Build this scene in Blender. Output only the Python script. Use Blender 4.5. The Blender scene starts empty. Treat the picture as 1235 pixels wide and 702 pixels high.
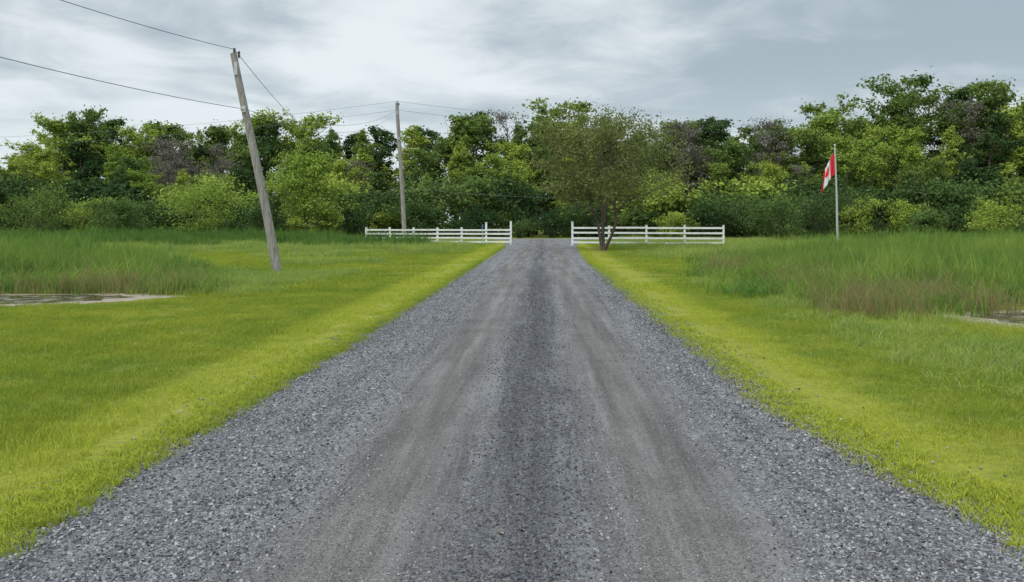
import bpy, math, numpy as np
from mathutils import Vector
R = math.radians
scene = bpy.context.scene
COL = scene.collection
scene.view_settings.view_transform='Standard'
scene.view_settings.look='None'
scene.view_settings.exposure=0

# ------------------------------------------------------------ helpers
def mk(name, verts, faces, mats=None, attrs=None, midx=None, link=True, smooth=False, parent=None):
    me=bpy.data.meshes.new(name)
    verts=np.asarray(verts,dtype=np.float32).reshape(-1,3)
    faces=[np.asarray(f,dtype=np.int32) for f in faces if len(f)]
    nl=sum(f.size for f in faces); nf=sum(len(f) for f in faces)
    me.vertices.add(len(verts)); me.vertices.foreach_set('co',verts.ravel())
    me.loops.add(nl); me.polygons.add(nf)
    me.loops.foreach_set('vertex_index',np.concatenate([f.ravel() for f in faces]))
    tot=np.concatenate([np.full(len(f),f.shape[1],dtype=np.int32) for f in faces])
    st=np.concatenate([[0],np.cumsum(tot)[:-1]]).astype(np.int32)
    me.polygons.foreach_set('loop_start',st)
    if midx is not None: me.polygons.foreach_set('material_index',np.asarray(midx,dtype=np.int32))
    me.polygons.foreach_set('use_smooth',np.full(nf,smooth,dtype=bool))
    me.update(calc_edges=True)
    for m in (mats or []): me.materials.append(m)
    for k,v in (attrs or {}).items():
        v=np.asarray(v,dtype=np.float32)
        a=me.attributes.new(k,'FLOAT','POINT'); a.data.foreach_set('value',v)
    ob=bpy.data.objects.new(name,me)
    if link: COL.objects.link(ob)
    if parent: ob.parent=parent
    return ob

class MB:
    def __init__(s): s.v=[]; s.q=[]; s.t=[]; s.qm=[]; s.tm=[]; s.n=0
    def add(s,v,q=None,t=None,m=0):
        v=np.asarray(v,float).reshape(-1,3)
        if q is not None and len(q): q=np.asarray(q)+s.n; s.q.append(q); s.qm+= [m]*len(q)
        if t is not None and len(t): t=np.asarray(t)+s.n; s.t.append(t); s.tm+=[m]*len(t)
        s.v.append(v); s.n+=len(v)
    def box(s,c,d,m=0,rz=0):
        x,y,z=[a/2 for a in d]
        p=np.array([[-x,-y,-z],[x,-y,-z],[x,y,-z],[-x,y,-z],[-x,-y,z],[x,-y,z],[x,y,z],[-x,y,z]])
        ca,sa=math.cos(rz),math.sin(rz)
        p=np.stack([p[:,0]*ca-p[:,1]*sa,p[:,0]*sa+p[:,1]*ca,p[:,2]],1)+np.array(c)
        s.add(p,[[0,3,2,1],[4,5,6,7],[0,1,5,4],[1,2,6,5],[2,3,7,6],[3,0,4,7]],m=m)
    def tube(s,pts,rad,k=6,m=0,cap=True):
        pts=np.asarray(pts,float); n=len(pts)
        rad=np.broadcast_to(np.asarray(rad,float),(n,))
        tg=np.gradient(pts,axis=0); tg/=np.linalg.norm(tg,axis=1)[:,None]+1e-9
        if abs(tg[:,2]).mean()>.6: ref=np.tile(np.array([[1.,0,0]]),(n,1))
        else: ref=np.tile(np.array([[0,0,1.]]),(n,1))
        a=np.cross(tg,ref); a/=np.linalg.norm(a,axis=1)[:,None]+1e-9
        b=np.cross(tg,a)
        th=np.arange(k)/k*2*math.pi
        v=pts[:,None,:]+rad[:,None,None]*(np.cos(th)[None,:,None]*a[:,None,:]+np.sin(th)[None,:,None]*b[:,None,:])
        q=[]
        for i in range(n-1):
            for j in range(k):
                q.append([i*k+j,i*k+(j+1)%k,(i+1)*k+(j+1)%k,(i+1)*k+j])
        v=v.reshape(-1,3); t=[]
        if cap:
            v=np.vstack([v,pts[-1:]]); c=len(v)-1
            t=[[ (n-1)*k+j,(n-1)*k+(j+1)%k,c] for j in range(k)]
        s.add(v,q,t,m=m)
    def build(s,name,mats,**kw):
        q=np.concatenate(s.q) if s.q else np.zeros((0,4),int)
        t=np.concatenate(s.t) if s.t else np.zeros((0,3),int)
        return mk(name,np.concatenate(s.v),[q,t],mats,midx=s.qm+s.tm,**kw)

def empty(name):
    e=bpy.data.objects.new(name,None); COL.objects.link(e); e.empty_display_size=.2; return e

# ------------------------------------------------------------ node helpers
def newmat(name):
    m=bpy.data.materials.new(name); m.use_nodes=True
    nt=m.node_tree; nt.nodes.clear()
    o=nt.nodes.new('ShaderNodeOutputMaterial')
    return m,nt,o
def N(nt,t,**kw):
    n=nt.nodes.new(t)
    for k,v in kw.items(): setattr(n,k,v)
    return n
def noise(nt,vec,scale,detail=4,rough=.55,dist=0):
    n=N(nt,'ShaderNodeTexNoise'); n.inputs['Scale'].default_value=scale
    n.inputs['Detail'].default_value=detail; n.inputs['Roughness'].default_value=rough
    n.inputs['Distortion'].default_value=dist
    if vec is not None: nt.links.new(vec,n.inputs['Vector'])
    return n.outputs['Fac']
def mr(nt,val,a,b,c=0,d=1,smooth=False):
    n=N(nt,'ShaderNodeMapRange'); n.clamp=True
    if smooth: n.interpolation_type='SMOOTHSTEP'
    nt.links.new(val,n.inputs['Value'])
    for k,v in zip(('From Min','From Max','To Min','To Max'),(a,b,c,d)): n.inputs[k].default_value=v
    return n.outputs['Result']
def mth(nt,op,a,b=None):
    n=N(nt,'ShaderNodeMath',operation=op)
    for i,x in enumerate((a,b)):
        if x is None: continue
        if isinstance(x,(int,float)): n.inputs[i].default_value=x
        else: nt.links.new(x,n.inputs[i])
    return n.outputs[0]
def mix(nt,f,a,b,blend='MIX'):
    n=N(nt,'ShaderNodeMix',data_type='RGBA',blend_type=blend)
    for s,x in ((n.inputs[0],f),(n.inputs[6],a),(n.inputs[7],b)):
        if isinstance(x,(int,float)): s.default_value=x
        elif isinstance(x,tuple): s.default_value=(*x,1) if len(x)==3 else x
        else: nt.links.new(x,s)
    return n.outputs[2]
def attr(nt,name):
    return N(nt,'ShaderNodeAttribute',attribute_name=name).outputs['Fac']
def pos(nt): return N(nt,'ShaderNodeNewGeometry').outputs['Position']
def bump(nt,h,strength,dist):
    b=N(nt,'ShaderNodeBump'); b.inputs['Strength'].default_value=strength; b.inputs['Distance'].default_value=dist
    nt.links.new(h,b.inputs['Height']); return b.outputs['Normal']
def pbr(nt,o,col,rough=.8,nor=None,spec=.3,metal=0):
    p=N(nt,'ShaderNodeBsdfPrincipled')
    if isinstance(col,tuple): p.inputs['Base Color'].default_value=(*col,1)
    else: nt.links.new(col,p.inputs['Base Color'])
    if isinstance(rough,(int,float)): p.inputs['Roughness'].default_value=rough
    else: nt.links.new(rough,p.inputs['Roughness'])
    p.inputs['Specular IOR Level'].default_value=spec; p.inputs['Metallic'].default_value=metal
    if nor is not None: nt.links.new(nor,p.inputs['Normal'])
    nt.links.new(p.outputs[0],o.inputs[0]); return p
def leafshader(nt,o,col,trans=.35):
    d=N(nt,'ShaderNodeBsdfDiffuse')
    nt.links.new(col,d.inputs[0])
    t=N(nt,'ShaderNodeBsdfTranslucent'); nt.links.new(col,t.inputs[0])
    m=N(nt,'ShaderNodeMixShader'); m.inputs[0].default_value=trans
    nt.links.new(d.outputs[0],m.inputs[1]); nt.links.new(t.outputs[0],m.inputs[2])
    nt.links.new(m.outputs[0],o.inputs[0])

def lawn_colour(nt):
    P=pos(nt)
    big=mr(nt,noise(nt,P,.16,2,.6),.36,.62)
    n2=noise(nt,P,.8,4,.8)
    med=mr(nt,n2,.40,.66)
    c=mix(nt,big,(.31,.375,.05),(.43,.46,.06))
    c=mix(nt,mth(nt,'MULTIPLY',med,.7),c,(.20,.30,.05))
    y=mr(nt,n2,.30,.44,.55,0)
    c=mix(nt,y,c,(.52,.49,.12))
    sx=N(nt,'ShaderNodeSeparateXYZ'); nt.links.new(P,sx.inputs[0])
    wob=mth(nt,'ADD',sx.outputs['X'],mth(nt,'MULTIPLY',n2,.7))
    l=mr(nt,mth(nt,'ABSOLUTE',mth(nt,'ADD',wob,3.2)),.35,.9,1,0,True)
    r=mr(nt,mth(nt,'ABSOLUTE',mth(nt,'ADD',wob,-3.1)),.35,1.0,1,0,True)
    v=mth(nt,'MAXIMUM',l,r)
    c=mix(nt,mth(nt,'MULTIPLY',v,.75),c,(.54,.57,.08))
    return c,P

# ---- materials
m_ground,nt,o=newmat('ground_turf')
c,P=lawn_colour(nt)
c=mix(nt,1.0,c,(.58,.58,.5),'MULTIPLY')
dk=mr(nt,noise(nt,P,14,3,.7),.35,.65,.5,.95)
c=mix(nt,mth(nt,'SUBTRACT',1.0,dk),c,(.09,.10,.03))
pbr(nt,o,c,.95,None,.1)

m_lawn,nt,o=newmat('lawn_blades')
c,P=lawn_colour(nt)
va=attr(nt,'var')
c=mix(nt,mr(nt,va,0,1,0,.4),c,(.15,.26,.04))
c=mix(nt,mr(nt,va,.88,.94),c,(.48,.44,.18))
leafshader(nt,o,c,.35)

def meadow_mat(name,a,b,dry,dt=.86):
    m,nt,o=newmat(name); P=pos(nt); va=attr(nt,'var')
    c=mix(nt,mr(nt,noise(nt,P,.35,3,.7),.38,.62),a,b)
    c=mix(nt,mr(nt,va,0,1,0,.5),c,(a[0]*.55,a[1]*.65,a[2]*.65))
    c=mix(nt,mr(nt,va,dt,.95),c,dry)
    leafshader(nt,o,c,.35); return m
m_meadow=meadow_mat('meadow_blades',(.26,.38,.09),(.43,.50,.11),(.52,.44,.25),.80)
m_reed=meadow_mat('reed_blades',(.14,.26,.055),(.32,.42,.085),(.42,.36,.18),.82)
m_reedD=meadow_mat('dark_reed_blades',(.10,.20,.045),(.17,.28,.06),(.26,.26,.12))
m_dryreed=meadow_mat('dry_reed_blades',(.34,.27,.13),(.26,.31,.10),(.42,.24,.14),.7)

# gravel road
EDGE_Y=np.array([-20,3.0,5,8,12,20,40,60,80,84.2])
EDGE_L=np.array([-3.1,-3.1,-3.1,-3.05,-2.98,-2.92,-2.9,-2.9,-3.3,-4.6])
EDGE_R=np.array([2.95,2.9,2.78,2.32,2.24,2.15,2.2,2.6,3.0,4.2])
m_road,nt,o=newmat('gravel_road_surface')
P=pos(nt)
sx=N(nt,'ShaderNodeSeparateXYZ'); nt.links.new(P,sx.inputs[0])
wn=noise(nt,P,.8,4,.6)
wx=mth(nt,'ADD',sx.outputs['X'],mth(nt,'MULTIPLY',mth(nt,'SUBTRACT',wn,.5),.6))
tl=mr(nt,mth(nt,'ABSOLUTE',mth(nt,'ADD',wx,1.02)),.15,.72,1,0,True)
tr=mr(nt,mth(nt,'ABSOLUTE',mth(nt,'ADD',wx,-.78)),.17,.74,1,0,True)
tk=mth(nt,'MAXIMUM',tl,tr)
vo=N(nt,'ShaderNodeTexVoronoi'); vo.inputs['Scale'].default_value=66; nt.links.new(P,vo.inputs['Vector'])
vc=N(nt,'ShaderNodeSeparateColor'); nt.links.new(vo.outputs['Color'],vc.inputs[0])
v2=N(nt,'ShaderNodeTexVoronoi'); v2.inputs['Scale'].default_value=115; nt.links.new(P,v2.inputs['Vector'])
v2c=N(nt,'ShaderNodeSeparateColor'); nt.links.new(v2.outputs['Color'],v2c.inputs[0])
coarse=mix(nt,mth(nt,'POWER',vc.outputs[0],1.5),(.11,.112,.12),(.36,.365,.38))
fine=mix(nt,mth(nt,'POWER',v2c.outputs[0],1.4),(.085,.078,.073),(.27,.255,.24))
cen=mr(nt,mth(nt,'ABSOLUTE',mth(nt,'ADD',wx,.17)),.12,.5,.55,0,True)
coarse=mix(nt,cen,coarse,(.055,.055,.058))
c=mix(nt,mth(nt,'MULTIPLY',tk,.92),coarse,fine)
patch=mr(nt,noise(nt,P,.9,4,.75),.38,.64)
c=mix(nt,mth(nt,'MULTIPLY',patch,.42),c,(.075,.071,.068))
mp=N(nt,'ShaderNodeMapping'); mp.inputs['Scale'].default_value=(2.4,.10,1); nt.links.new(P,mp.inputs[0])
sn=noise(nt,mp.outputs[0],1.8,5,.7)
c=mix(nt,mr(nt,sn,.5,.66,0,.5),c,(.30,.295,.29))
c=mix(nt,mr(nt,sn,.34,.48,.55,0),c,(.062,.06,.058))
h=mth(nt,'ADD',mth(nt,'MULTIPLY',mth(nt,'SUBTRACT',1.0,vo.outputs['Distance']),mth(nt,'SUBTRACT',1.15,tk)),mth(nt,'MULTIPLY',v2.outputs['Distance'],-.5))
pbr(nt,o,c,.85,bump(nt,h,.9,.014),.25)

m_stone,nt,o=newmat('crushed_stone')
va=attr(nt,'var')
c=mix(nt,mth(nt,'POWER',va,1.6),(.085,.088,.098),(.44,.445,.46))
vb=attr(nt,'tint'); c=mix(nt,mr(nt,vb,.7,.96,0,.6),c,(.27,.235,.20))
d_=N(nt,'ShaderNodeBsdfDiffuse'); nt.links.new(c,d_.inputs[0]); nt.links.new(d_.outputs[0],o.inputs[0])

m_asph,nt,o=newmat('asphalt'); P=pos(nt)
pbr(nt,o,mix(nt,noise(nt,P,3,5),(.14,.14,.145),(.22,.22,.22)),.9,None,.2)
m_mud,nt,o=newmat('mud'); P=pos(nt)
pbr(nt,o,mix(nt,noise(nt,P,2.5,5,.7),(.18,.145,.10),(.44,.39,.30)),.7,bump(nt,noise(nt,P,9,4),.5,.05),.3)
m_water,nt,o=newmat('pond_water'); P=pos(nt)
pbr(nt,o,mix(nt,mr(nt,noise(nt,P,1.8,4,.7),.45,.62),(.05,.045,.03),(.24,.20,.14)),mr(nt,noise(nt,P,2.5,4),.5,.62,.06,.5),bump(nt,noise(nt,P,5,2),.1,.01),.6)

def bark(name,a,b,sc=6):
    m,nt,o=newmat(name); P=N(nt,'ShaderNodeTexCoord').outputs['Object']
    mp=N(nt,'ShaderNodeMapping'); mp.inputs['Scale'].default_value=(sc,sc,.5); nt.links.new(P,mp.inputs[0])
    n=noise(nt,mp.outputs[0],3,4,.7)
    pbr(nt,o,mix(nt,mr(nt,n,.35,.65),a,b),.9,bump(nt,n,.6,.02),.2); return m
m_bark=bark('bark',(.06,.048,.038),(.17,.14,.115))
m_pole=bark('weathered_pole_wood',(.17,.155,.14),(.44,.41,.37),9)
m_white,nt,o=newmat('white_fence_paint'); P=pos(nt)
pbr(nt,o,mix(nt,mr(nt,noise(nt,P,2.5,5,.7),.5,.75),(.80,.81,.80),(.55,.56,.52)),.55,None,.4)
m_metal,nt,o=newmat('galvanised_metal')
pbr(nt,o,mix(nt,noise(nt,pos(nt),8),(.45,.46,.47),(.62,.63,.64)),.45,None,.5,.3)
m_dark,nt,o=newmat('wire_rubber'); pbr(nt,o,mix(nt,noise(nt,pos(nt),2),(.12,.125,.13),(.2,.205,.21)),.6)
m_cer,nt,o=newmat('insulator_ceramic'); pbr(nt,o,mix(nt,noise(nt,pos(nt),9),(.10,.07,.06),(.16,.11,.09)),.25)
m_red,nt,o=newmat('flag_red'); pbr(nt,o,mix(nt,noise(nt,pos(nt),20),(.62,.015,.025),(.74,.03,.04)),.7)
m_fwhite,nt,o=newmat('flag_white'); pbr(nt,o,mix(nt,noise(nt,pos(nt),20),(.78,.78,.80),(.85,.85,.86)),.7)
m_blue,nt,o=newmat('blue_marker_paint'); pbr(nt,o,mix(nt,noise(nt,pos(nt),20),(.05,.09,.25),(.07,.12,.3)),.5)
m_fall,nt,o=newmat('fallen_leaf'); pbr(nt,o,mix(nt,attr(nt,'var'),(.30,.17,.10),(.36,.28,.17)),.8)

def leafmat(name,a,b,cdark,trans=.25):
    m,nt,o=newmat(name)
    oi=N(nt,'ShaderNodeObjectInfo').outputs['Random']; va=attr(nt,'var')
    c=mix(nt,oi,a,b)
    c=mix(nt,mr(nt,va,0,1,0,.65),c,cdark)
    leafshader(nt,o,c,trans); return m
m_leafF=leafmat('forest_leaves',(.12,.20,.06),(.30,.38,.08),(.08,.14,.045))
m_leafD=leafmat('dark_leaves',(.055,.105,.04),(.13,.20,.06),(.04,.08,.03))
m_leafB=leafmat('bright_leaves',(.29,.40,.07),(.46,.52,.10),(.18,.28,.06))
m_leafO=leafmat('olive_leaves',(.18,.215,.07),(.22,.26,.085),(.13,.14,.055))
m_leafG=leafmat('greyish_leaves',(.21,.20,.16),(.27,.25,.21),(.15,.14,.12))

# ------------------------------------------------------------ tree generator
def make_tree(name,seed,H,W,t0,nleaf,ls,stems=1,limbs=16,mat=m_leafF,link=True,clr=.11,spread=.12,trunk_r=None,upr=.55,top=.6,irr=.25,stray=.5):
    r=np.random.default_rng(seed); mb=MB(); centres=[]
    tr=trunk_r or H*.016
    for s in range(stems):
        az=s/stems*6.283+r.uniform(0,1.5); sp=(spread*H if stems>1 else .03*H)*r.uniform(.5,1.1)
        n=9; t=np.linspace(0,1,n)
        hh=H*(.93 if s==0 else r.uniform(.7,.9))
        off=np.cumsum(r.normal(0,.014*H,(n,2)),0); off[0]=0
        px=np.cos(az)*sp*t**.8+off[:,0]; py=np.sin(az)*sp*t**.8+off[:,1]
        st=np.stack([px,py,t*hh-.15],1)
        rs=tr/(stems**.4)*(1-t)**.8+.012
        rs[0]*=1.35
        mb.tube(st,rs,8)
        nl=max(4,limbs//stems)
        for i in range(nl):
            u=t0+(0.96-t0)*((i+r.uniform(0,1))/nl)
            b=np.array([np.interp(u,t,st[:,k]) for k in range(3)])
            q=(u-t0)/(1-t0)
            prof=math.sin(math.pi*min(1,(q*.80+.20)))**top
            rad=W/2*prof*r.uniform(1-irr*1.8,1+irr)
            a=r.uniform(0,6.283) if stems==1 else az+r.normal(0,1.1)
            rise=rad*r.uniform(.2,1.0)*upr*1.2
            k=np.linspace(0,1,5)[:,None]
            e=b+np.array([math.cos(a)*rad,math.sin(a)*rad,rise])
            e[2]=min(e[2],H*.97)
            path=b*(1-k)+e*k; path[:,2]-=np.sin(k[:,0]*math.pi)*rad*.08
            path[1:4]+=r.normal(0,.03*rad,(3,3))
            r0=max(.02,tr*.45*(1-u*.6)/(stems**.3))
            mb.tube(path,np.linspace(r0,.012,5),5)
            centres+= [path[4],path[3]+r.normal(0,.1*rad,3)]
            if r.random()<.6: centres.append(path[2]+r.normal(0,.12*rad,3))
            for j in range(4):
                kk=r.uniform(.35,.95); bb=b*(1-kk)+e*kk
                dd=r.normal(0,1,3); dd[2]=abs(dd[2])*.8; dd/=np.linalg.norm(dd)
                ee=bb+dd*(rad*.38+.06*W); ee[2]=min(ee[2],H)
                mb.tube(np.array([bb,(bb+ee)/2+r.normal(0,.02*W,3),ee]),np.array([r0*.4,r0*.25,.008]),4,cap=False)
                centres+=[ee,(bb+ee)/2]
        centres.append(st[-1]); centres.append(st[-2])
    C=np.array(centres); C=C[C[:,2]>0.02*H]
    nc=len(C)
    cr=W*clr*r.uniform(.35,1.45,nc)
    w=cr**1.6; idx=r.choice(nc,nleaf,p=w/w.sum())
    d=r.normal(0,1,(nleaf,3)); d/=np.linalg.norm(d,axis=1)[:,None]
    rr=r.uniform(0,1,nleaf)**.6*(1+.6*np.abs(r.normal(0,1,nleaf))*(r.random(nleaf)<stray))
    asp=np.stack([r.uniform(.7,1.3,nc),r.uniform(.7,1.3,nc),r.uniform(.5,1.0,nc)],1)
    p=C[idx]+d*(rr*cr[idx])[:,None]*asp[idx]
    p[:,2]=np.maximum(p[:,2],.05)
    nrm=d*.45+np.array([0,0,.4])+r.normal(0,.5,(nleaf,3)); nrm/=np.linalg.norm(nrm,axis=1)[:,None]
    a=np.cross(nrm,r.normal(0,1,(nleaf,3))); a/=np.linalg.norm(a,axis=1)[:,None]+1e-9
    b=np.cross(nrm,a)
    s=ls*r.uniform(.6,1.3,nleaf)[:,None]
    lv=np.stack([p-a*s*.6,p+b*s*.36,p+a*s*.6,p-b*s*.36],1).reshape(-1,3)
    var=np.clip(r.uniform(0,1,nc)[idx]*.6+r.uniform(0,.4,nleaf),0,1)
    base=mb.n
    mb.add(lv,np.arange(nleaf*4).reshape(-1,4),m=1)
    av=np.concatenate([np.zeros(base),np.repeat(var,4)])
    return mb.build(name,[m_bark,mat],attrs={'var':av},link=link)

# ------------------------------------------------------------ GN scatter
def scatter(name,patch,P,rot,scl,parent=None):
    me=bpy.data.meshes.new(name); me.vertices.add(len(P)); me.vertices.foreach_set('co',np.asarray(P,np.float32).ravel())
    for k,v in (('rot',rot),('scl',scl)):
        a=me.attributes.new(k,'FLOAT_VECTOR','POINT'); a.data.foreach_set('vector',np.asarray(v,np.float32).ravel())
    me.update()
    ob=bpy.data.objects.new(name,me); COL.objects.link(ob)
    if parent: ob.parent=parent
    ng=bpy.data.node_groups.new(name+'_scatter','GeometryNodeTree')
    ng.interface.new_socket('Geometry',in_out='INPUT',socket_type='NodeSocketGeometry')
    ng.interface.new_socket('Geometry',in_out='OUTPUT',socket_type='NodeSocketGeometry')
    gi=ng.nodes.new('NodeGroupInput'); go=ng.nodes.new('NodeGroupOutput')
    ip=ng.nodes.new('GeometryNodeInstanceOnPoints'); oi=ng.nodes.new('GeometryNodeObjectInfo')
    oi.inputs['Object'].default_value=patch; oi.inputs['As Instance'].default_value=True
    ng.links.new(gi.outputs[0],ip.inputs['Points']); ng.links.new(oi.outputs['Geometry'],ip.inputs['Instance'])
    for k,s in (('rot','Rotation'),('scl','Scale')):
        na=ng.nodes.new('GeometryNodeInputNamedAttribute'); na.data_type='FLOAT_VECTOR'; na.inputs['Name'].default_value=k
        ng.links.new(na.outputs[0],ip.inputs[s])
    ng.links.new(ip.outputs[0],go.inputs[0])
    md=ob.modifiers.new('scatter','NODES'); md.node_group=ng
    return ob

def blades(name,n,L,h0,h1,w,lean,seed,mat):
    r=np.random.default_rng(seed)
    p=np.stack([r.uniform(-L/2,L/2,n),r.uniform(-L/2,L/2,n),np.zeros(n)],1)
    k=max(3,n//14); cc=r.uniform(-L/2,L/2,(k,2)); ci=r.integers(0,k,n); cl=r.random(n)<.5
    p[cl,:2]=cc[ci[cl]]+r.normal(0,L*.04,(cl.sum(),2))
    h=r.uniform(h0,h1,n)*(.65+.7*r.random(k)[ci]); th=r.uniform(0,6.283,n); ph=r.uniform(0,6.283,n)
    s=np.stack([np.cos(th),np.sin(th),0*th],1)*(w*r.uniform(.6,1.3,n))[:,None]/2
    ln=np.stack([np.cos(ph),np.sin(ph),0*ph],1)*(h*lean*r.uniform(.2,1.3,n))[:,None]
    up=np.array([0,0,1.])
    m=p+ln*.3+up*(h*.55)[:,None]; t=p+ln+up*(h*(1-.25*lean))[:,None]
    p=p-up*.01
    v=np.stack([p-s,p+s,m-s*.8,m+s*.8,t],1).reshape(-1,3)
    i=np.arange(n)[:,None]*5
    q=i+np.array([[0,1,3,2]]); tt=i+np.array([[2,3,4]])
    var=np.repeat(np.clip(r.random(n)*.7+.3*r.random(k)[ci],0,1),5)
    return mk(name,v,[q,tt],[mat],attrs={'var':var},link=False)

def inpoly(x,y,poly):
    poly=np.array(poly); c=np.zeros(len(x),bool); j=len(poly)-1
    for i in range(len(poly)):
        xi,yi=poly[i]; xj,yj=poly[j]
        c^=((yi>y)!=(yj>y))&(x<(xj-xi)*(y-yi)/(yj-yi+1e-9)+xi); j=i
    return c
def pdist(x,y,poly):
    poly=np.array(poly,float); d=np.full(len(x),1e9)
    for i in range(len(poly)):
        a=poly[i-1]; b=poly[i]; ab=b-a
        t=np.clip(((x-a[0])*ab[0]+(y-a[1])*ab[1])/(ab@ab),0,1)
        d=np.minimum(d,np.hypot(x-a[0]-t*ab[0],y-a[1]-t*ab[1]))
    return d
def sd(x,y,poly): return np.where(inpoly(x,y,poly),1,-1)*pdist(x,y,poly)
def jgrid(x0,x1,y0,y1,st,r,j=.5):
    gx,gy=np.meshgrid(np.arange(x0,x1,st),np.arange(y0,y1,st)); x=gx.ravel()+r.uniform(-j,j,gx.size)*st; y=gy.ravel()+r.uniform(-j,j,gx.size)*st
    return x,y
rng=np.random.default_rng(5)
POND_L=[(-14.6,18.4),(-12.5,18.1),(-10.8,18.5),(-9.6,19.4),(-9.0,20.6),(-10.6,21.3),(-12.6,21.0),(-15,21.3),(-19,20.9),(-21,19.5),(-17,18.5)]
POND_R=[(7.7,16.2),(7.9,15.0),(8.6,14.2),(10.0,13.6),(13,13.8),(15,14.6),(14.8,16.6),(12,17.1),(9.5,17.2),(8.2,16.9)]
REED_L=[(-8.6,21.6),(-10.2,25),(-12.9,31),(-15.5,37),(-24,47),(-60,52),(-60,21.2),(-22,21.2)]
REED_R=[(7.7,17.3),(6.4,18.4),(5.2,21),(5.3,27),(7.2,36),(13.0,46),(22,52),(60,52),(60,17.3)]
def nz2(x,y,s=.35): return np.sin(x*s*1.7+np.sin(y*s*1.3)*1.8)+np.sin(y*s*2.1+np.sin(x*s*1.9+1)*1.5)
def pondd(x,y): return np.maximum(sd(x,y,POND_L),sd(x,y,POND_R))
def reedd(x,y): return np.maximum(sd(x,y,REED_L),sd(x,y,REED_R))+.45*nz2(x,y,1.1)
def edge_ok(x,y,m):
    return (x<np.interp(y,EDGE_Y,EDGE_L)-m)|(x>np.interp(y,EDGE_Y,EDGE_R)+m)
def place(name,patch,x,y,s0,s1,parent=None,zs=1.0):
    n=len(x); P=np.stack([x,y,np.zeros(n)],1); rot=np.zeros((n,3)); rot[:,2]=rng.uniform(0,6.283,n)
    s=rng.uniform(s0,s1,n); sc=np.stack([s,s,s*zs],1)
    return scatter(name,patch,P,rot,sc,parent)

# ------------------------------------------------------------ ground
G=260; xs=np.linspace(-G,G,81); ys=np.linspace(-40,480,81)
gx,gy=np.meshgrid(xs,ys)
v=np.stack([gx.ravel(),gy.ravel(),0*gx.ravel()],1)
i=(np.arange(80)[:,None]*81+np.arange(80)[None]).ravel()
mk('ground',v,[np.stack([i,i+1,i+82,i+81],1)],[m_ground])

def crown(x): return .012+.05*np.clip(1-(x/3.0)**2,-.2,1)
ny=700; yy=np.concatenate([np.linspace(-15,30,450),np.linspace(30.2,84.2,250)])
nz=np.random.default_rng(2)
jl=np.convolve(nz.normal(0,.24,ny+8),np.ones(5)/5,'same')[4:-4]; jr=np.convolve(nz.normal(0,.24,ny+8),np.ones(5)/5,'same')[4:-4]
L=np.interp(yy,EDGE_Y,EDGE_L)+jl; Rr=np.interp(yy,EDGE_Y,EDGE_R)+jr
K=13; u=np.linspace(0,1,K)
X=L[:,None]*(1-u)+Rr[:,None]*u; Z=crown(X); Z[:,0]=.006; Z[:,-1]=.006
v=np.stack([X.ravel(),np.repeat(yy,K),Z.ravel()],1)
i=(np.arange(ny-1)[:,None]*K+np.arange(K-1)[None]).ravel()
mk('gravel_driveway',v,[np.stack([i,i+1,i+K+1,i+K],1)],[m_road],smooth=True)
mb=MB(); mb.add([(-230,84.3,.02),(230,84.3,.02),(230,91,.02),(-230,91,.02)],[[0,1,2,3]])
mb.build('country_road',[m_asph])

# ---- loose stones
r=np.random.default_rng(9)
ntot=330000
y=3.2+ (r.random(ntot)**1.8)*32
x=r.uniform(-3.5,3.3,ntot)
el=np.interp(y,EDGE_Y,EDGE_L); er=np.interp(y,EDGE_Y,EDGE_R)
wob=.2*np.sin(y*.7)+.12*np.sin(y*1.9+1)+.08*np.sin(y*4.1)
tk=np.maximum(np.clip(1-(np.abs(x+wob*.5+1.02)-.12)/.6,0,1),np.clip(1-(np.abs(x+wob*.5-.78)-.15)/.6,0,1))
pr=1-.78*tk
pr*=np.clip((35-y)/18,0,1)
out=np.maximum(el-x,x-er); pr*=np.where(out>-.05,np.exp(-np.maximum(out+.05,0)/.15),1)
keep=r.random(ntot)<pr; x,y,tk=x[keep],y[keep],tk[keep]; n=len(x)
sz=(.0034+.0095*r.random(n)**2.6)*(1-.5*tk)*(1+y*.010)
cub=np.array([[-1,-1,-1],[1,-1,-1],[1,1,-1],[-1,1,-1],[-1,-1,1],[1,-1,1],[1,1,1],[-1,1,1.]])*.62
cf=np.array([[4,5,6,7],[0,1,5,4],[1,2,6,5],[2,3,7,6],[3,0,4,7]])
V=cub[None]+r.uniform(-.42,.42,(n,8,3)); V*=np.array([1.25,.9,.6])
q=r.normal(0,1,(n,4)); q[:,1:3]*=.3; q/=np.linalg.norm(q,axis=1)[:,None]
w_,x_,y_,z_=q.T
M=np.stack([np.stack([1-2*(y_*y_+z_*z_),2*(x_*y_-z_*w_),2*(x_*z_+y_*w_)],1),np.stack([2*(x_*y_+z_*w_),1-2*(x_*x_+z_*z_),2*(y_*z_-x_*w_)],1),np.stack([2*(x_*z_-y_*w_),2*(y_*z_+x_*w_),1-2*(x_*x_+y_*y_)],1)],1)
V=np.einsum('nij,nkj->nki',M,V)*sz[:,None,None]
V+=np.stack([x,y,np.maximum(crown(x),.006)+sz*.15],1)[:,None,:]
F=(np.arange(n)[:,None,None]*8+cf[None]).reshape(-1,4)
cenf=np.clip(1-(np.abs(x+.17+wob[keep]*.4)-.15)/.4,0,1)
var=np.clip(r.random(n)*(1-.5*cenf),0,1)
mk('gravel',V.reshape(-1,3),[F],[m_stone],attrs={'var':np.repeat(var,8),'tint':np.repeat(np.clip(r.random(n)*.85+tk*.2,0,1),8)})

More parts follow.
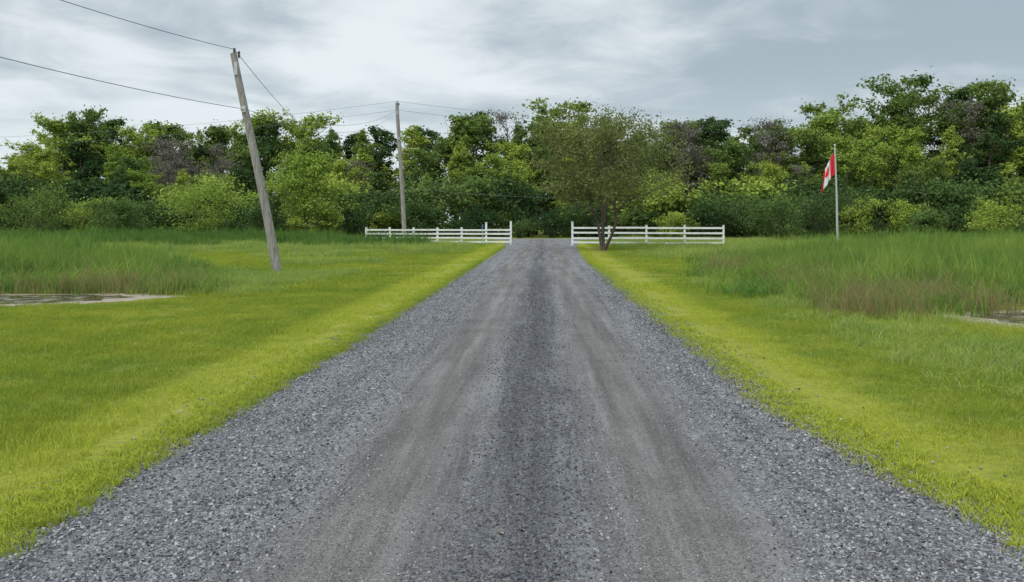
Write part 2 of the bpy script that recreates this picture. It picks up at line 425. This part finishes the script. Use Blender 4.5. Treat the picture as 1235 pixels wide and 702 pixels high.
n=7; x=r.uniform(-2.6,2.1,n); y=r.uniform(4.5,20,n); a=r.uniform(0,6.28,n); s=r.uniform(.014,.020,n)
prof=np.array([[-1,0,0],[-.4,.5,.15],[.3,.45,.2],[1,0,.05],[.3,-.45,.25],[-.4,-.5,.1]])
V=prof[None]*s[:,None,None]; ca,sa=np.cos(a)[:,None],np.sin(a)[:,None]
V=np.stack([V[...,0]*ca-V[...,1]*sa+x[:,None],V[...,0]*sa+V[...,1]*ca+y[:,None],V[...,2]+crown(x)[:,None]+.014],2)
mk('fallen_leaves',V.reshape(-1,3),[(np.arange(n)[:,None]*6+np.arange(6)[None])],[m_fall],attrs={'var':np.repeat(r.random(n),6)})

# ---- ponds
def pond(poly,name):
    p=np.array(poly); c=p.mean(0)
    def ring(f,k):
        q=[]; m=len(p)
        for i in range(m):
            for t in np.linspace(0,1,6)[:-1]:
                a=p[i]*(1-t)+p[(i+1)%m]*t; q.append(c+(a-c)*(f+.04*math.sin(i*2.1+t*9+k)))
        return np.array(q)
    e=empty(name)
    for f,z,m,nm in ((1.10,.006,m_mud,'mud_bank'),(.84,.012,m_water,'water')):
        q=ring(f,z*100); V=np.column_stack([q,np.full(len(q),z)]); V=np.vstack([V,[c[0],c[1],z]]); k=len(q)
        mk(nm,V,[np.array([[i,(i+1)%k,k] for i in range(k)])],[m],parent=e)
pond(POND_L,'pond'); pond(POND_R,'pond')

# ---- grass
g_near=blades('lawn_patch',1900,1.3,.03,.075,.0075,.7,1,m_lawn)
g_far=blades('lawn_patch_coarse',1700,2.7,.04,.10,.02,.8,2,m_lawn)
g_mead=blades('meadow_patch',560,1.4,.12,.36,.011,.6,3,m_meadow)
g_reed=blades('reed_patch',340,1.8,.7,1.3,.025,.35,4,m_reed)
g_reedD=blades('dark_reed_patch',340,1.8,.7,1.3,.03,.35,14,m_reedD)
g_dry=blades('dry_reed_patch',110,1.3,.25,.8,.014,.5,6,m_dryreed)
lawn=empty('lawn_grass')
x,y=jgrid(-24,20,2,24,.95,rng,.25); k=edge_ok(x,y,.5)&(pondd(x,y)<-.4)&(reedd(x,y)<.6)&(np.abs(x)<y*.75+4)
x,y=x[k],y[k]; zl=np.clip(1.0+.28*nz2(x,y,1.3)+.2*nz2(x,y,.5),.6,1.7); zl=np.where(np.abs(x)<4.2,.75,zl)
place('near_lawn',g_near,x,y,.9,1.1,lawn,zl)
x,y=jgrid(-75,75,23.5,84,2.0,rng,.25); k=edge_ok(x,y,1.1)&(pondd(x,y)<-.9)&(reedd(x,y)<1)&(np.abs(x)<y*.75+6)
place('far_lawn',g_far,x[k],y[k],.9,1.1,lawn,np.clip(1+.4*nz2(x[k],y[k],.8),.5,1.9))
g_edge=blades('edge_patch',90,.32,.025,.07,.0065,.8,8,m_lawn)
n=3600; y=2.5+rng.random(n)**1.4*60; side=rng.random(n)<.5
x=np.where(side,np.interp(y,EDGE_Y,EDGE_L)-.02-np.abs(rng.normal(0,.18,n))+.15,np.interp(y,EDGE_Y,EDGE_R)+np.abs(rng.normal(0,.18,n))-.13)
place('verge_tufts',g_edge,x,y,.6,1.5,lawn)
mead=empty('meadow_grass')
x,y=jgrid(-24,24,4.5,30,.85,rng); pd=pondd(x,y); rd=reedd(x,y)
f=nz2(x,y)+rng.normal(0,.5,len(x))
right=(x>4.4+.02*y)
left=(x<-7.0)&(y>20.4)&(y<30)
front=((x>6.5)&(y>10.6)&(y<14)&(pd>-3.0))
k=(pd<-.5)&(rd<1)&((right&(f>-1.6)&~front)|(left&(f>-1)))&(np.abs(x)<y*.8+4)
zs=np.clip(.30+.32*(x[k]-4.4)+.2*nz2(x[k],y[k],.9),.3,1.5)
zs=np.where(y[k]<9,np.minimum(zs,.9),zs); zs=np.where(x[k]<0,.8,zs)
place('near_meadow',g_mead,x[k],y[k],.6,1.15,mead,zs)
x,y=jgrid(-75,75,28,83.5,1.8,rng); rd=reedd(x,y); f=nz2(x,y,.2)
k=(rd<1)&edge_ok(x,y,1.8)&(((y>48)&(x<-3.5))|((x>5.5)&(y>40))|((f>.9)&(x<-8)))&(np.abs(x)<y*.8+6)
place('far_meadow',g_mead,x[k],y[k],1.2,1.9,mead,np.clip(.65+.32*nz2(x[k],y[k],.5),.3,1.2))
reeds=empty('reeds')
x,y=jgrid(-62,62,16.5,54,1.12,rng); pd=pondd(x,y); rd=reedd(x,y); k=(rd>0)&(pd<-.3)&(np.abs(x)<y*.8+6)
x,y,rd=x[k],y[k],rd[k]
zs=(.34+.56*np.clip(rd/3.6,0,1))*(.88+.14*nz2(x,y,.6))*rng.uniform(.65,1.25,len(x))
place('green_reeds',g_reed,x,y,.85,1.1,reeds,zs)
# darker reed belt at the back of both fields
x,y=jgrid(-62,-7,58,80,2.0,rng); k=(np.abs(x)<y*.75+4)&((y>66)|(nz2(x,y,.25)>.1))&~((x>-16)&(y>64))
xr,yr=jgrid(14,62,56,78,2.0,rng); kr=(np.abs(xr)<yr*.75+4)&((xr>24)|(yr<54))&(nz2(xr,yr,.25)>-.6)
x=np.concatenate([x[k],xr[kr]]); y=np.concatenate([y[k],yr[kr]])
place('back_reeds',g_reedD,x,y,1.1,1.5,reeds,rng.uniform(.4,.85,len(x)))
x=np.concatenate([rng.uniform(5.9,7.6,12),rng.uniform(7.2,9.5,10),rng.uniform(-15,-9,9),rng.uniform(6.5,26,60),rng.uniform(5.6,9.5,16)]); y=np.concatenate([rng.uniform(15.6,18.4,12),rng.uniform(17.0,18,10),rng.uniform(21.2,22,9),rng.uniform(17.4,36,60),rng.uniform(17,30,16)])
place('dry_reeds',g_dry,x,y,.8,1.3,reeds,.95)

# ------------------------------------------------------------ forest
forest=empty('distant_forest')
F=[make_tree('forest_tree_a',11,16,8.5,.16,10500,.29,limbs=26,link=False,clr=.07,irr=.35),
   make_tree('forest_tree_b',12,16,7.0,.12,9500,.29,limbs=28,link=False,top=.9,clr=.07,irr=.35,mat=m_leafD),
   make_tree('forest_tree_c',13,16,9.5,.2,11000,.29,limbs=28,link=False,stems=2,spread=.1,clr=.065,irr=.4,upr=.9),
   make_tree('forest_tree_d',14,16,6.2,.1,8800,.27,limbs=28,link=False,top=1.1,mat=m_leafB,clr=.07,irr=.3),
   make_tree('forest_tree_e',15,16,8.8,.15,11000,.28,limbs=26,link=False,mat=m_leafB,clr=.07,irr=.35,upr=.8),
   make_tree('forest_tree_f',18,16,5.2,.08,7800,.27,limbs=32,link=False,mat=m_leafF,clr=.085,irr=.25,top=1.3,upr=1.1)]
FG=make_tree('bare_tree',16,16,7,.3,3000,.2,limbs=24,link=False,mat=m_leafG,clr=.08,upr=1.1)
S=[make_tree('shrub_a',21,4,5,.06,4400,.21,stems=4,limbs=20,link=False,mat=m_leafD,clr=.11,spread=.25,irr=.35),
   make_tree('shrub_b',22,4,5.5,.06,4400,.21,stems=5,limbs=20,link=False,mat=m_leafB,clr=.11,spread=.25,irr=.35),
   make_tree('shrub_c',23,4,5.5,.06,4400,.21,stems=5,limbs=20,link=False,mat=m_leafF,clr=.12,spread=.3)]
def inst(src,x,y,sx,sz,nm='canopy'):
    o=bpy.data.objects.new(nm,src.data); COL.objects.link(o); o.parent=forest
    o.location=(x,y,0); o.rotation_euler=(0,0,rng.uniform(0,6.28)); o.scale=(sx,sx,sz); return o
PX=np.array([-130,-75,-68,-62.5,-54,-46,-37,-29,-22,-13,-4,5,16,23,28,34,42,48,55.5,62,66,130])
PH=np.array([12,12.5,13.8,17.3,16.2,14.2,16.6,15.2,15.6,17.8,17.2,17.4,16.8,17.0,16.2,17.8,18.4,19.2,22.0,21.2,21.2,20])
def ph(x,y): return np.interp(x*118/y,PX,PH)*y/118
for y0,frac,st in ((106.5,.68,5.4),(113,.90,5.2),(119,1.05,4.4),(126,1.02,5.0)):
    x=-96+rng.uniform(0,3)
    while x<98:
        yy_=y0+rng.uniform(-2.5,2.5); h=ph(x,yy_)*frac*rng.uniform(.74,1.08)
        if y0>115: h=ph(x,yy_)*rng.uniform(.86,1.09)
        k=rng.choice(6,p=[.18,.18,.17,.15,.17,.15])
        src=F[k]
        if rng.random()<.03 : src=FG
        inst(src,x,yy_,h/16*rng.uniform(.8,1.3),h/16)
        x+=st*rng.uniform(.6,1.35)
for xx,yy_,h in ((-46,109,12.5),(-42,110,12),(-49,110,11.5),(17.5,111,15.5),(19.5,112,14.5),(-40,108,10),(-24,110,10),(29,112,14),(31,104,9)):
    inst(FG,xx,yy_,h/16,h/16)
for xx,yy_,h in ((38,105,13),(44,106,14.5),(-62,104,12),(-5,105,10.5),(27,104,9.5)):
    inst(F[4],xx,yy_,h/16*1.1,h/16)
for y0,h0,h1,st in ((97.5,2.0,4.4,3.3),(102.5,3.4,7.8,3.8)):
    x=-94
    while x<94:
        h=rng.uniform(h0,h1); pp=[.62,.12,.26] if y0<100 else [.34,.33,.33]
        inst(S[rng.choice(3,p=pp)],x,y0+rng.uniform(-1.8,1.8),h/4*rng.uniform(.8,1.25),h/4,'undergrowth')
        x+=st*rng.uniform(.6,1.3)

# ---- individual trees / shrubs
t=make_tree('deciduous_tree',31,8.9,7.6,.28,26000,.125,stems=4,limbs=48,mat=m_leafO,clr=.085,spread=.2,trunk_r=.17,upr=.6,top=.5,irr=.18,stray=.15)
t.location=(3.75,53.5,0); t.rotation_euler=(0,0,1.0)
t=make_tree('deciduous_tree.001',32,7.8,6.4,.18,12000,.19,stems=1,limbs=24,mat=m_leafB,clr=.10,trunk_r=.14,upr=.7)
t.location=(-21.8,78,0)
def shrub(x,y,h,w,seed,mat,nm='shrub'):
    s=make_tree(nm,seed,h,w,.05,6000,.16,stems=5,limbs=22,mat=mat,clr=.12,spread=.22,trunk_r=.05,irr=.35); s.location=(x,y,0)
shrub(44.5,84,3.9,4.6,41,m_leafB); shrub(36,80,3.0,3.2,42,m_leafF); shrub(49.5,82,6.3,6.5,43,m_leafF)
shrub(-49,82.5,5.2,6,44,m_leafF); shrub(-33,82.5,6.2,6.5,45,m_leafB); shrub(-41.5,83,4.2,5,46,m_leafF)
shrub(22,80,4.2,6.0,47,m_leafF); shrub(27,83,5.0,6.2,48,m_leafD); shrub(-26.5,81,4.6,5,49,m_leafD); shrub(-17.5,81,3.5,4.6,50,m_leafD)

# ------------------------------------------------------------ fences
def fence(pa,pb,n,H,tall,nm='white_rail_fence'):
    mb=MB(); pa=np.array(pa,float); pb=np.array(pb,float); d=pb-pa; Ln=np.linalg.norm(d); a=math.atan2(d[1],d[0]); ux=d/Ln; nrm=np.array([ux[1],-ux[0]])
    r=np.random.default_rng(int(Ln*100))
    for i in range(n+1):
        p=pa+d*i/n; h=H+.10
        if i in tall: h=tall[i]
        mb.box((p[0],p[1],h/2-.1),(.14,.14,h+.2),rz=a)
        mb.box((p[0],p[1],h+.013),(.19,.19,.025),rz=a)
    for i in range(n):
        for k,z in enumerate((.22,.52,.84,1.16)):
            z=z*H/1.24
            c=pa+d*(i+.5)/n+nrm*.093
            mb.box((c[0],c[1],z+r.normal(0,.012)),(Ln/n-.008,.04,.135),rz=a)
    return mb.build(nm,[m_white])
fence((-14.4,69.5),(-2.55,67.5),6,1.24,{6:1.85,5:1.75})
fence((2.2,64),(13.0,61.5),4,1.45,{0:1.8,1:1.5})
mb=MB(); mb.tube([(-4.75,66.9,-.1),(-4.75,66.9,1.6)],.03,8,m=0); mb.box((-4.75,66.85,1.4),(.14,.02,.3),m=1); mb.build('marker_sign',[m_metal,m_blue])

# ------------------------------------------------------------ utility poles + wires
def pole(nm,base,top,r0,r1):
    e=empty(nm); e.location=base
    b=np.array(base,float); tp=np.array(top,float)-b
    mb=MB(); k=np.linspace(0,1,12)[:,None]; pts=tp*k; pts[:,0]+=.03*np.sin(k[:,0]*5); pts[0]-=tp/np.linalg.norm(tp)*.3
    mb.tube(pts,np.linspace(r0,r1,12),14); mb.build('shaft',[m_pole],parent=e,smooth=False)
    mb=MB()
    for f,s in ((1.0,0),(.985,.14)):
        c=tp*f; mb.tube([c+np.array([s,0,-.05]),c+np.array([s,0,.05]),c+np.array([s,0,.1]),c+np.array([s,0,.16]),c+np.array([s,0,.2])],[.02,.05,.035,.055,.02],8)
    mb.build('insulators',[m_cer],parent=e)
    mb=MB(); c=tp*.93; mb.box(c+np.array([0,-r1-.03,0]),(.10,.04,.45)); c=tp*.745
    mb.box(c+np.array([0,-r1-.035,0]),(.12,.05,.22)); mb.tube([c+np.array([0,-r1-.06,0]),c+np.array([-.12,-r1-.08,-.02])],[.03,.03],6)
    mb.build('bracket',[m_metal],parent=e)
T1=np.array([-10.75,29.7,7.66]); B1=np.array([-9.24,29.7,0])
T2=np.array([-12.4,72.5,11.9]); B2=np.array([-11.75,72.5,0])
pole('utility_pole',B1,T1,.165,.11); pole('utility_pole.001',B2,T2,.20,.14)
mb=MB()
def wire(a,b,sag,rad=.010):
    k=np.linspace(0,1,40)[:,None]; p=np.array(a)*(1-k)+np.array(b)*k; p[:,2]-=sag*4*(k[:,0]*(1-k[:,0])); mb.tube(p,rad,5,cap=False)
top1=T1+[0,0,.15]; mid1=B1+(T1-B1)*.745+[0,-.2,0]; top2=T2+[0,0,.15]
wire(top1,(-13.5,-9.0,7.6),.95); wire(mid1,(-17,-8,8.0),1.05)
wire(top1,(-28.5,112,12.8),.9,.012)
wire(mid1,T2-[0,0,.6],.9,.010); wire(mid1+[0,0,-.12],T2-[0,0,.8],1.15,.008)
wire(top2,(30,104,13.8),.9,.011); wire(T2-[0,0,.6],(30,104,13.0),.9,.011); wire(B2+(T2-B2)*.4,(14,95,5.0),.7,.014)
wire(top2,(-90,96,11.5),1.5,.011); wire(T2-[0,0,.6],(-90,96,10.5),1.5,.011)
mb.build('overhead_wires',[m_dark])

# ------------------------------------------------------------ flag
fe=empty('canadian_flag_on_pole'); fe.location=(20.35,59,0)
mb=MB(); mb.tube([(0,0,-.3),(0,0,.3),(-.05,0,3.5),(-.18,0,7.0)],[.085,.08,.07,.05],12)
mb.tube([(-.18,0,7.0),(-.18,0,7.04),(-.18,0,7.1),(-.18,0,7.16),(-.18,0,7.18)],[.02,.06,.075,.05,.01],10)
mb.build('pole',[m_metal],parent=fe)
leaf=[(0,1),(.12,.72),(.28,.82),(.2,.35),(.42,.55),(.5,.42),(.8,.48),(.7,.22),(.85,.1),(.42,-.3),(.48,-.45),(.05,-.38),(.05,-.85)]
leaf=[(a*.21+.5,b*.4+.5) for a,b in leaf]+[(.5-a*.21,b*.4+.5) for a,b in leaf[::-1]]
nu,nv=90,44; U,Vv=np.meshgrid(np.linspace(0,1,nu),np.linspace(0,1,nv))
FX=-.16-1.0*U**.85*(1-.12*Vv)+.05*np.sin(Vv*5+U*5)*U
FZ=5.10+1.5*Vv*(1-.05*U)-1.45*U**1.1
FY=.12*np.sin(U*9+Vv*1.2)*U**.5+.04*np.sin(U*21+Vv*3)+.1*np.sin(U*5)
v=np.stack([FX.ravel(),FY.ravel(),FZ.ravel()],1); i=(np.arange(nv-1)[:,None]*nu+np.arange(nu-1)[None]).ravel()
uc=(U.ravel()[i]+.5/nu); vc_=(Vv.ravel()[i]+.5/nv)
red=(uc<.25)|(uc>.75)|inpoly(uc,vc_,leaf)
mk('flag',v,[np.stack([i,i+1,i+nu+1,i+nu],1)],[m_red,m_fwhite],midx=np.where(red,0,1),smooth=True,parent=fe)

# ------------------------------------------------------------ world: overcast sky
w=bpy.data.worlds.new('World'); scene.world=w; w.use_nodes=True; nt=w.node_tree; nt.nodes.clear()
o=nt.nodes.new('ShaderNodeOutputWorld'); bg=nt.nodes.new('ShaderNodeBackground'); bg.inputs[1].default_value=.1
sky=nt.nodes.new('ShaderNodeTexSky'); sky.sky_type='NISHITA'; sky.sun_disc=False; sky.sun_elevation=R(55); sky.sun_rotation=R(215)
D=N(nt,'ShaderNodeTexCoord').outputs['Generated']
sx=N(nt,'ShaderNodeSeparateXYZ'); nt.links.new(D,sx.inputs[0])
zz=mth(nt,'ADD',mth(nt,'MAXIMUM',sx.outputs['Z'],0.0),.13)
cx=mth(nt,'DIVIDE',sx.outputs['X'],zz); cy=mth(nt,'DIVIDE',sx.outputs['Y'],zz)
cb=N(nt,'ShaderNodeCombineXYZ'); nt.links.new(cx,cb.inputs[0]); nt.links.new(cy,cb.inputs[1])
n1=noise(nt,cb.outputs[0],.62,3,.5,.5); n2=noise(nt,cb.outputs[0],2.0,5,.6,.5)
f=mth(nt,'ADD',mth(nt,'MULTIPLY',n1,.72),mth(nt,'MULTIPLY',n2,.28))
f=mth(nt,'ADD',f,mth(nt,'MULTIPLY',sx.outputs['X'],-.12))
f=mr(nt,f,.395,.595,0,1,True)
cl=mix(nt,f,(3.6,4.4,4.95),(7.7,8.25,8.5))
low=mr(nt,sx.outputs['Z'],.06,.20,.42,0,True)
cl=mix(nt,low,cl,(6.6,7.5,7.9))
gain=mr(nt,sx.outputs['Z'],.28,1.0,1.1,2.5)
sc=N(nt,'ShaderNodeVectorMath',operation='SCALE'); nt.links.new(cl,sc.inputs[0]); nt.links.new(gain,sc.inputs['Scale'])
c=mix(nt,.93,sky.outputs[0],sc.outputs[0])
nt.links.new(c,bg.inputs[0]); nt.links.new(bg.outputs[0],o.inputs[0])

sl=bpy.data.lights.new('sun','SUN'); sl.energy=1.4; sl.angle=R(16); sl.color=(1,.96,.9)
so=bpy.data.objects.new('sun',sl); COL.objects.link(so)
el,az=R(55),R(215)
d=Vector((math.sin(az)*math.cos(el),math.cos(az)*math.cos(el),math.sin(el)))
so.rotation_euler=d.to_track_quat('Z','Y').to_euler(); so.location=(0,0,30)

cam=bpy.data.cameras.new('camera'); co=bpy.data.objects.new('camera',cam); COL.objects.link(co)
cam.lens=30; cam.sensor_width=36; cam.shift_x=-.0304; cam.shift_y=-.0675; cam.clip_end=2000; cam.clip_start=.05
co.location=(0,0,1.8); co.rotation_euler=(R(90),0,0); scene.camera=co
